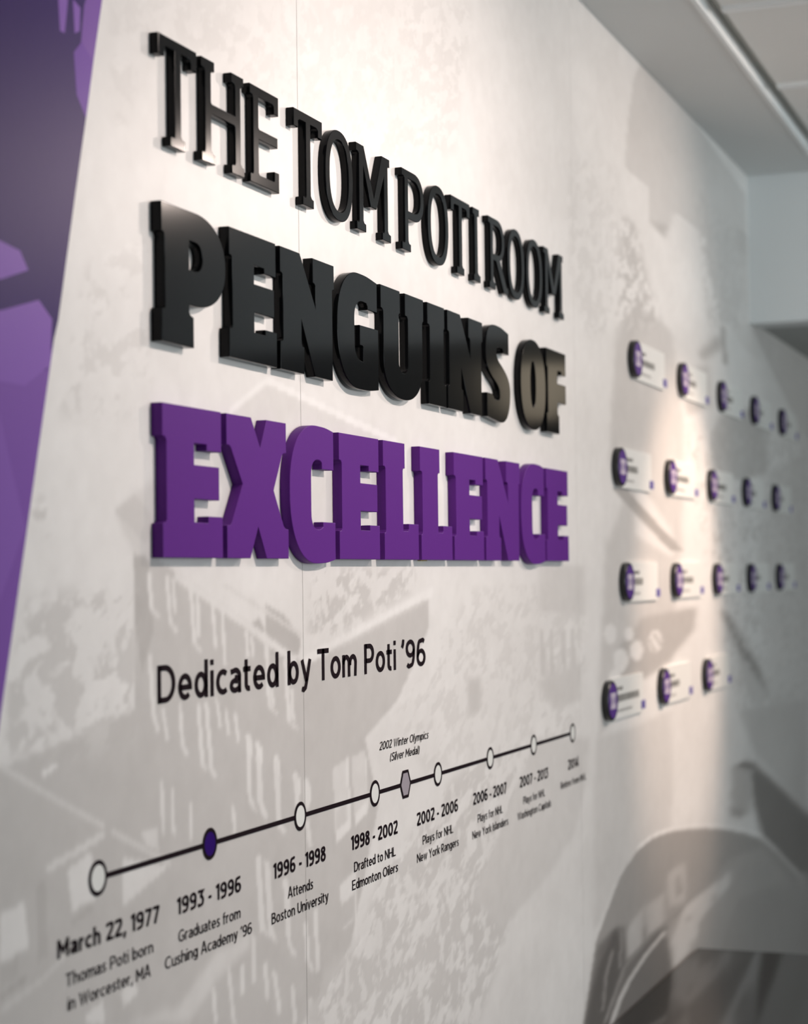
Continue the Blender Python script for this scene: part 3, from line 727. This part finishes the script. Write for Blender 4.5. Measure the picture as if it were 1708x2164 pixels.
def glyphs(h):
    """monoline letters, cap height 1, half stroke h: name -> (advance, strokes)"""
    X = 0.72
    t, b, xt = 1 - h, h, X - h
    G = {}
    def bowl(cx, rx): return arc(cx, X / 2, rx, X / 2 - h, 0, 360, 24)
    def rbowl(x): return None
    # capitals
    G['A'] = (.86, [[(h * .9, 0), (.40, 1 - .0), (.46, 1), (.86 - h * .9, 0)], [(.16, .30), (.70, .30)]])
    G['B'] = (.70, [[(h, 0), (h, 1)], [(h, t), (.36, t)] + arc(.36, .76, .22, .24 - h, 90, -90) + [(h, .52)], [(h, .52), (.38, .52)] + arc(.38, .26 + h / 2, .27, .26 - h / 2, 90, -90) + [(h, b)]])
    G['C'] = (.80, [arc(.47, .5, .47 - h, .5 - h, 48, 312, 24)])
    G['D'] = (.80, [[(h, 0), (h, 1)], [(h, t), (.34, t)] + arc(.34, .5, .46 - h, .5 - h, 90, -90, 20) + [(h, b)]])
    G['E'] = (.66, [[(h, 0), (h, 1)], [(h, t), (.64, t)], [(h, .51), (.58, .51)], [(h, b), (.65, b)]])
    G['G'] = (.84, [arc(.47, .5, .47 - h, .5 - h, 48, 318, 24) + [(.80 - h, .18), (.80 - h, .46)], [(.48, .46), (.80, .46)]])
    G['H'] = (.78, [[(h, 0), (h, 1)], [(.78 - h, 0), (.78 - h, 1)], [(h, .51), (.78 - h, .51)]])
    G['I'] = (2 * h, [[(h, 0), (h, 1)]])
    G['L'] = (.60, [[(h, 0), (h, 1)], [(h, b), (.60, b)]])
    G['M'] = (.92, [[(h, 0), (h, 1)], [(h, 1 - h), (.46, .34), (.92 - h, 1 - h)], [(.92 - h, 0), (.92 - h, 1)]])
    G['N'] = (.80, [[(h, 0), (h, 1)], [(h, 1 - h), (.80 - h, h)], [(.80 - h, 0), (.80 - h, 1)]])
    G['O'] = (.94, [arc(.47, .5, .47 - h, .5 - h, 0, 360, 28)])
    G['P'] = (.68, [[(h, 0), (h, 1)], [(h, t), (.36, t)] + arc(.36, .68, .32 - h, .32 - h, 90, -90) + [(h, .36 + h)]])
    G['R'] = (.72, [[(h, 0), (h, 1)], [(h, t), (.36, t)] + arc(.36, .69, .31 - h, .31 - h, 90, -90) + [(h, .38 + h)], [(.36, .42), (.66, 0)]])
    G['S'] = (.66, [spl([(.61, .84), (.50, .92), (.34, 1 - h), (.16, .90), (.11, .74), (.18, .61), (.34, .53), (.50, .45), (.57, .29), (.50, .132), (.33, h), (.16, .08), (.04, .18)], 5)])
    G['T'] = (.72, [[(0, t), (.72, t)], [(.36, 0), (.36, 1)]])
    G['U'] = (.76, [[(h, 1), (h, .38)] + arc(.38, .38, .38 - h, .38 - h, 180, 360) + [(.76 - h, 1)]])
    G['W'] = (1.16, [[(h * .9, 1), (.34, .04), (.58, .92), (.82, .04), (1.16 - h * .9, 1)]])
    G['Y'] = (.78, [[(h * .9, 1), (.39, .45), (.78 - h * .9, 1)], [(.39, .46), (.39, 0)]])
    # lower case
    G['a'] = (.58, [[(.05, X - .12)] + arc(.29, X - .24, .29 - h, .24 - h, 120, 0) + [(.58 - h, 0)], [(.58 - h, .40), (.34, .43)] + arc(.26, .215, .26 - h, .215 - h, 70, 290, 16) + [(.58 - h, .14)]])
    G['b'] = (.64, [[(h, 0), (h, 1.04)], bowl(.34, .30 - h)])
    G['c'] = (.56, [arc(.34, X / 2, .34 - h, X / 2 - h, 50, 310, 20)])
    G['d'] = (.64, [[(.64 - h, 0), (.64 - h, 1.04)], bowl(.30, .30 - h)])
    G['e'] = (.64, [[(h, X * .48), (.64 - h, X * .48)] + arc(.32, X / 2, .32 - h, X / 2 - h, 0, 315, 22)])
    G['f'] = (.38, [[(.14, 0), (.14, .84)] + arc(.30, .84, .16, .20 - h, 180, 80, 8), [(0, xt), (.36, xt)]])
    G['g'] = (.64, [[(.64 - h, X), (.64 - h, .02)] + arc(.33, .0, .31 - h, .24 - h, 0, -150, 10), bowl(.30, .30 - h)])
    G['h'] = (.60, [[(h, 0), (h, 1.04)], [(h, .40)] + arc(.30, .42, .30 - h, X - .42 - h, 180, 0) + [(.60 - h, 0)]])
    G['i'] = (2 * h, [[(h, 0), (h, X)], [(h, .86), (h, .86 + 2 * h)]])
    G['k'] = (.60, [[(h, 0), (h, 1.04)], [(h, .22), (.54, X)], [(.24, .40), (.56, 0)]])
    G['l'] = (2 * h, [[(h, 0), (h, 1.04)]])
    G['m'] = (.96, [[(h, 0), (h, X)], [(h, .42)] + arc(.265, .44, .265 - h, X - .44 - h, 180, 0) + [(.53 - h, 0)], [(.53 - h, .44)] + arc(.72, .44, .24 - h * .6, X - .44 - h, 180, 0) + [(.96 - h, 0)]])
    G['n'] = (.60, [[(h, 0), (h, X)], [(h, .42)] + arc(.30, .43, .30 - h, X - .43 - h, 180, 0) + [(.60 - h, 0)]])
    G['o'] = (.66, [arc(.33, X / 2, .33 - h, X / 2 - h, 0, 360, 24)])
    G['p'] = (.64, [[(h, -.24), (h, X)], bowl(.34, .30 - h)])
    G['r'] = (.38, [[(h, 0), (h, X)], [(h, .40)] + arc(.38, .38, .38 - h, X - .38 - h, 180, 95, 8)])
    G['s'] = (.50, [spl([(.45, X - .12), (.36, X - .08), (.25, X - h), (.13, X - .10), (.11, X - .19), (.20, X * .54), (.32, X * .46), (.41, X * .33), (.39, .132), (.26, h), (.13, .07), (.03, .13)], 5)])
    G['t'] = (.40, [[(.15, .92), (.15, .20)] + arc(.30, .20, .15, .20 - h, 180, 285, 8), [(0, xt), (.38, xt)]])
    G['u'] = (.60, [[(h, X), (h, .29)] + arc(.30, .29, .30 - h, .29 - h, 180, 360) + [(.60 - h, .30)], [(.60 - h, X), (.60 - h, 0)]])
    G['v'] = (.62, [[(h * .9, X), (.31, .03), (.62 - h * .9, X)]])
    G['w'] = (.92, [[(h * .9, X), (.27, .04), (.46, X * .95), (.65, .04), (.92 - h * .9, X)]])
    G['y'] = (.62, [[(h * .9, X), (.33, .04)], [(.62 - h * .9, X), (.34, .04), (.27, -.14), (.17, -.20), (.06, -.17)]])
    # figures
    G['0'] = (.74, [arc(.37, .5, .37 - h, .5 - h, 0, 360, 28)])
    G['1'] = (.36, [[(.36 - h, 0), (.36 - h, 1)], [(.36 - h, .93), (.02, .80)]])
    G['2'] = (.64, [spl([(.05, .80), (.15, .91), (.32, 1 - h), (.48, .92), (.55, .76), (.49, .58), (.30, .35), (.07, .10)], 5), [(.04, b), (.64, b)]])
    G['3'] = (.64, [[(.05, t), (.56, t), (.30, .62)], spl([(.26, .60), (.42, .58), (.54, .46), (.56, .30), (.48, .13), (.32, h), (.16, .07), (.05, .19)], 5)])
    G['4'] = (.72, [[(.52, 0), (.52, 1), (.06, .28)], [(.04, .26), (.72, .26)]])
    G['6'] = (.68, [arc(.34, .32, .34 - h, .32 - h, 0, 360, 22), spl([(.58, .88), (.48, .94), (.36, 1 - h), (.20, .88), (.11, .66), (h, .34)], 5)])
    G['7'] = (.62, [[(.02, t), (.56, t)], [(.56, 1 - h * .4), (.18, 0)]])
    G['8'] = (.66, [arc(.33, .27, .33 - h, .27 - h * .6, 0, 360, 22), arc(.33, .755, .29 - h, .245 - h, 0, 360, 20)])
    G['9'] = (.68, [arc(.34, .68, .34 - h, .32 - h, 0, 360, 22), spl([(.10, .132), (.20, .06), (.32, h), (.48, .132), (.57, .34), (.68 - h, .66)], 5)])
    G["'"] = (.20, [[(.15, 1.02), (.13, .88), (.05, .74)]])
    G[','] = (.20, [[(.14, 2 * h), (.12, .04), (.04, -.16)]])
    G['-'] = (.34, [[(.02, .38), (.32, .38)]])
    G['('] = (.28, [arc(.44, .43, .36, .66, 130, 230, 10)])
    G[')'] = (.28, [arc(-.16, .43, .36, .66, -50, 50, 10)])
    return G


def ribbon(P, h, V, F, y):
    """flat stroke of half width h along P, mitred"""
    closed = abs(P[0][0] - P[-1][0]) + abs(P[0][1] - P[-1][1]) < 1e-5
    Q = []
    for p in P:
        if not Q or abs(p[0] - Q[-1][0]) + abs(p[1] - Q[-1][1]) > 1e-5:
            Q.append(p)
    if closed:
        Q.pop()
    n = len(Q)
    L = []
    for i in range(n):
        a = Q[i - 1] if (i > 0 or closed) else None
        c = Q[(i + 1) % n] if (i < n - 1 or closed) else None
        d = []
        for u, v in ((a, Q[i]), (Q[i], c)):
            if u is not None and v is not None:
                q = math.hypot(v[0] - u[0], v[1] - u[1])
                d.append(((v[0] - u[0]) / q, (v[1] - u[1]) / q))
        nx, ny = -sum(e[1] for e in d), sum(e[0] for e in d)
        q = math.hypot(nx, ny) or 1
        nx, ny = nx / q, ny / q
        k = 1 / max(0.45, -nx * d[0][1] + ny * d[0][0])
        L.append((nx * k * h, ny * k * h))
    base = len(V)
    for p, o in zip(Q, L):
        V.append((p[0] + o[0], y, p[1] + o[1]))
        V.append((p[0] - o[0], y, p[1] - o[1]))
    for i in range(n if closed else n - 1):
        j = (i + 1) % n
        F.append([base + 2 * i, base + 2 * i + 1, base + 2 * j + 1, base + 2 * j])


def text_strokes(s, h, gap=0.13, space=0.32):
    G = glyphs(h)
    out, x, prev = [], 0.0, None
    for ch in s:
        if ch == ' ':
            x += space
            prev = None
            continue
        if prev is not None:
            x += gap
        adv, st = G[ch]
        for P in st:
            out.append([(x + a, b) for a, b in P])
        x += adv
        prev = ch
    return out, x


def add_text(V, F, s, x0, x1, zb, cap, weight, y=-0.0012, slant=0.0, space=0.32):
    """text between x0 and x1 on the wall, baseline zb, cap height cap"""
    h = weight / 2
    st, w = text_strokes(s, h, space=space)
    k = (x1 - x0) / w / cap                      # horizontal narrowing
    for P in st:
        P = [(a + slant * b, b) for a, b in P]
        base = len(V)
        ribbon(P, h, V, F, y)
        for i in range(base, len(V)):
            a, yy, b = V[i]
            V[i] = (x0 + a * cap * k, yy, EYE + zb + b * cap)


# dedication line under the big letters
ded = tag(empty('dedication_lettering', (1.87, -0.0012, EYE - .1395)), 'black sans lettering of the dedication line below the purple letters', 'lettering')


def attach(o, root):
    o.parent = root
    o.matrix_parent_inverse = Matrix.Translation(-root.location)
    return o


for s, x0, x1 in (('Dedicated', 1.8694, 2.1923), ('by', 2.2208, 2.2960), ('Tom', 2.3175, 2.4540), ('Poti', 2.4846, 2.6085), ("'96", 2.6320, 2.7360)):
    V, F = [], []
    add_text(V, F, s, x0, x1, -.1395, .0425, .155)
    attach(obj('word', mesh('word', V, F), M['ink']), ded)

# timeline: rule, markers and captions printed on the mural
tl = tag(empty('timeline', (1.7355, -0.0012, EYE - .3105)), 'printed black timeline with ring markers and dated captions below the dedication line', 'timeline')
MK = [1.7357, 1.9945, 2.2553, 2.5186, 2.7856, 3.0476, 3.3013, 3.5632]
TZ = -.3105
HEX = 2.6420
V, F = [], []
stops = [(MK[0], .0165), (MK[1], .0165), (MK[2], .0165), (MK[3], .0165), (HEX, .0205), (MK[4], .0165), (MK[5], .0165), (MK[6], .0165), (MK[7], .0165)]
for (xa, ra), (xb, rb) in zip(stops[:-1], stops[1:]):
    ribbon([(xa + ra, EYE + TZ), (xb - rb, EYE + TZ)], .0030, V, F, -0.0012)
attach(obj('rule', mesh('rule', V, F), M['ink']), tl)


def disc_pts(cx, cz, r, n=40):
    return [(cx + r * math.cos(2 * math.pi * k / n), cz + r * math.sin(2 * math.pi * k / n)) for k in range(n)]


for i, x in enumerate(MK):
    V, F = [], []
    ribbon(disc_pts(x, EYE + TZ, .0163) + [disc_pts(x, EYE + TZ, .0163)[0]], .0024, V, F, -0.0014)
    mk = attach(obj('marker', mesh('marker', V, F), M['ink']), tl)
    P = disc_pts(x, EYE + TZ, .0150)
    fill = obj('marker_fill', mesh('marker_fill', [(a, -0.0013, b) for a, b in P], [list(range(len(P)))]), M['ink_purple'] if i == 1 else M['white'])
    fill.parent = mk
    fill.matrix_parent_inverse = Matrix.Translation(-tl.location)
    fill.parent = mk
    fill.matrix_parent_inverse = Matrix.Identity(4)
    if i == 1:
        mk['label'] = 'ring marker filled deep purple'
hx = [(HEX - .0205, TZ), (HEX - .0105, TZ + .0185), (HEX + .0105, TZ + .0185), (HEX + .0205, TZ), (HEX + .0105, TZ - .0185), (HEX - .0105, TZ - .0185)]
V, F = [], []
hp = [(a, b + EYE) for a, b in hx]
ribbon(hp + [hp[0]], .0022, V, F, -0.0014)
mk = attach(obj('hexagon_marker', mesh('hexagon_marker', V, F), M['ink']), tl)
mk['label'] = 'six-sided marker filled silver grey'
fill = obj('marker_fill', mesh('marker_fill', [(a, -0.0013, b) for a, b in hp], [list(range(6))]), M['silver'])
fill.parent = mk

CAP = [
    [('March 22, 1977', 1.6551, 1.8695, -.379, .0190, .19), ('Thomas Poti born', 1.6706, 1.8543, -.4098, .0135, .132), ('in Worcester, MA', 1.6740, 1.8480, -.4342, .0135, .132)],
    [('1993 - 1996', 1.9118, 2.0769, -.379, .0192, .185), ('Graduates from', 1.9144, 2.0744, -.4102, .0137, .132), ("Cushing Academy '96", 1.8820, 2.1061, -.4342, .0137, .132)],
    [('1996 - 1998', 2.1710, 2.3374, -.379, .0196, .185), ('Attends', 2.2145, 2.2944, -.4102, .0140, .132), ('Boston University', 2.1644, 2.3454, -.4342, .0140, .132)],
    [('1998 - 2002', 2.4283, 2.6069, -.379, .0196, .185), ('Drafted to NHL', 2.4380, 2.5978, -.4102, .0138, .132), ('Edmonton Oilers', 2.4300, 2.6065, -.4342, .0138, .132)],
    [('2002 - 2006', 2.6898, 2.8785, -.379, .0196, .185), ('Plays for NHL', 2.7136, 2.8537, -.4102, .0136, .132), ('New York Rangers', 2.6879, 2.8796, -.4342, .0136, .132)],
    [('2006 - 2007', 2.9558, 3.1359, -.379, .0194, .185), ('Plays for NHL', 2.9774, 3.1124, -.4102, .0136, .132), ('New York Islanders', 2.9492, 3.1427, -.4342, .0136, .132)],
    [('2007 - 2013', 3.2145, 3.3897, -.379, .0194, .185), ('Plays for NHL', 3.2339, 3.3682, -.4102, .0136, .132), ('Washington Capitals', 3.1979, 3.4078, -.4342, .0136, .132)],
    [('2014', 3.5276, 3.6025, -.379, .0194, .185), ('Retires from NHL', 3.4747, 3.6560, -.4102, .0136, .132)],
    [('2002 Winter Olympics', 2.5385, 2.7436, -.2515, .0120, .125), ('(Silver Medal)', 2.5793, 2.7028, -.2710, .0120, .125)],
]
for i, lines in enumerate(CAP):
    V, F = [], []
    for s, x0, x1, zb, cap, w in lines:
        add_text(V, F, s, x0, x1, zb, cap, w, slant=0.22 if i == 8 else 0.0, space=0.50)
    attach(obj('caption', mesh('caption', V, F), M['ink']), tl)

# seams between the vinyl drops
V, F = [], []
for x in (2.272, 3.62, 4.97):
    n = len(V)
    V += [(x - .0004, -0.0007, 0.0), (x + .0004, -0.0007, 0.0), (x + .0004, -0.0007, CEIL), (x - .0004, -0.0007, CEIL)]
    F.append([n, n + 1, n + 2, n + 3])
obj('seam', mesh('seam', V, F), M['seam'], wall)

# ------------------------------------------------------------------ name plaques: black disc with purple face beside a white card
def disc_mesh(name, r, y0, y1, bevel=0.0015, n=48):
    prof = [(0, y0), (r, y0), (r, y1 + bevel), (r - bevel, y1), (0, y1)]
    V, F = [], []
    for k in range(n):
        a = 2 * math.pi * k / n
        for q, y in prof[1:-1]:
            V.append((q * math.cos(a), y, q * math.sin(a)))
    m_ = 3
    for k in range(n):
        j = (k + 1) % n
        for i in range(m_ - 1):
            F.append([k * m_ + i, j * m_ + i, j * m_ + i + 1, k * m_ + i + 1])
    F.append([k * m_ + 2 for k in range(n)])
    F.append([k * m_ for k in range(n)][::-1])
    me = mesh(name, V, F)
    bm = bmesh.new()
    bm.from_mesh(me)
    bmesh.ops.recalc_face_normals(bm, faces=bm.faces)
    bm.to_mesh(me)
    bm.free()
    return me


ME = {'medallion': disc_mesh('medallion', .0415, -0.0006, -0.0150), 'face': disc_mesh('face', .0365, -0.0150, -0.0154, 0.0002)}
V, F = [], []
for x0, x1, z0, z1 in ((-.021, .021, .006, .0165), (-.021, .021, -.0165, -.006), (-.016, -.004, -.008, .008), (.004, .016, -.008, .008)):
    n = len(V)
    V += [(x0, -0.0156, z0), (x1, -0.0156, z0), (x1, -0.0156, z1), (x0, -0.0156, z1)]
    F.append([n, n + 1, n + 2, n + 3])
ME['number'] = mesh('number', V, F)
ME['card'] = mesh('card', *box_data(.02, .300, -.0062, -.0006, -.0435, .0435))
ME['year_tag'] = mesh('year_tag', *box_data(.282, .312, -.0085, -.0006, -.036, -.018))
for k_, m_ in (('medallion', 'disc'), ('face', 'face'), ('number', 'pale'), ('card', 'card'), ('year_tag', 'tag')):
    ME[k_].materials.append(M[m_])


def pseudo_line(V, F, x0, x1, z, hgt, seed, wmin, wmax):
    """a line of print too small to read: little upright strokes"""
    r = random.Random(seed)
    x = x0
    while x < x1:
        w = r.uniform(wmin, wmax)
        n = len(V)
        V += [(x, -.0064, z), (x + w, -.0064, z), (x + w, -.0064, z + hgt), (x, -.0064, z + hgt)]
        F.append([n, n + 1, n + 2, n + 3])
        x += w * r.uniform(1.35, 1.7)


ROWS = [
    ('top', .472, [4.098, 4.589, 5.080, 5.571, 6.060], ['leftmost', 'second from the left', 'middle one', 'second from the right', 'rightmost']),
    ('second', .225, [3.942, 4.434, 4.926, 5.418, 5.910], ['leftmost', 'second from the left', 'middle one', 'second from the right', 'rightmost']),
    ('third', -.021, [3.990, 4.482, 4.974, 5.466, 5.958], ['leftmost', 'second from the left', 'middle one', 'second from the right', 'rightmost']),
    ('bottom', -.266, [3.827, 4.327, 4.824], ['leftmost', 'middle one', 'rightmost']),
]
LEN = [(.045, .132), (.05, .09), (.05, .10), (.05, .08), (.05, .10), (.06, .10), (.05, .14), (.04, .132), (.05, .09), (.05, .09),
       (.06, .09), (.06, .13), (.05, .10), (.05, .09), (.05, .11), (.05, .19), (.06, .10), (.05, .09)]
first = None
seed = 0
for row, z, X_, where in ROWS:
    for x, wh in zip(X_, where):
        root = tag(empty('name_plaque', (x, 0.0, EYE + z)), 'name plaque with purple disc and white card, %s in the %s row' % (wh, row), 'plaque', 'name plaques on the mural')
        for part in ('medallion', 'card', 'year_tag'):
            if first is None or part not in first:
                o = obj(part, ME[part], None, root)
                first = first or {}
                first[part] = o
                if part == 'medallion':
                    for sub in ('face', 'number'):
                        first[sub] = obj(sub, ME[sub], None, o)
            else:
                o = first[part].copy()
                o.parent = root
                link(o)
                if part == 'medallion':
                    for sub in ('face', 'number'):
                        c = first[sub].copy()
                        c.parent = o
                        link(c)
        a, b = LEN[seed % len(LEN)]
        V, F = [], []
        pseudo_line(V, F, .062, .062 + a, .0165, .0075, seed * 3 + 1, .003, .006)
        pseudo_line(V, F, .062, .062 + b, -.0075, .0150, seed * 3 + 2, .005, .010)
        obj('name_text', mesh('name_text', V, F), M['grey_ink'], root)
        V, F = [], []
        pseudo_line(V, F, .062, .062 + b * .7, -.029, .0055, seed * 3 + 3, .002, .004)
        obj('detail_text', mesh('detail_text', V, F), M['light_ink'], root)
        seed += 1

# ------------------------------------------------------------------ low dark counter against the wall, seen from above at the lower right
TOP = EYE - .93
ct = tag(empty('low_counter', (3.9, -0.25, 0.0)), 'dark glossy topped low counter standing against the mural at lower right', 'counter')
def cbox(name, x0, x1, y0, y1, z0, z1, m_, parent, bevel=0.0):
    o = box(name, x0, x1, y0, y1, z0, z1, M[m_], None, bevel)
    o.parent = parent
    return o
for o in ct.children:
    pass
def attach_ct(o):
    o.parent = ct
    o.matrix_parent_inverse = Matrix.Translation(-ct.location)
    return o
attach_ct(cbox('top', 3.0, 4.66, -0.50, -0.004, TOP - .03, TOP, 'counter', None, 0.003))
attach_ct(cbox('body', 3.02, 4.64, -0.46, -0.004, .08, TOP - .03, 'counter_body', None))
attach_ct(cbox('plinth', 3.04, 4.62, -0.42, -0.01, 0.0, .08, 'gap', None))
for k in range(3):
    x0 = 3.03 + k * .537
    d = attach_ct(cbox('door', x0, x0 + .527, -0.478, -0.46, .09, TOP - .04, 'counter_body', None, 0.002))
    hd = box('handle', x0 + .46, x0 + .472, -0.50, -0.478, .32, .46, M['handle'], None, 0.002)
    hd.parent = d
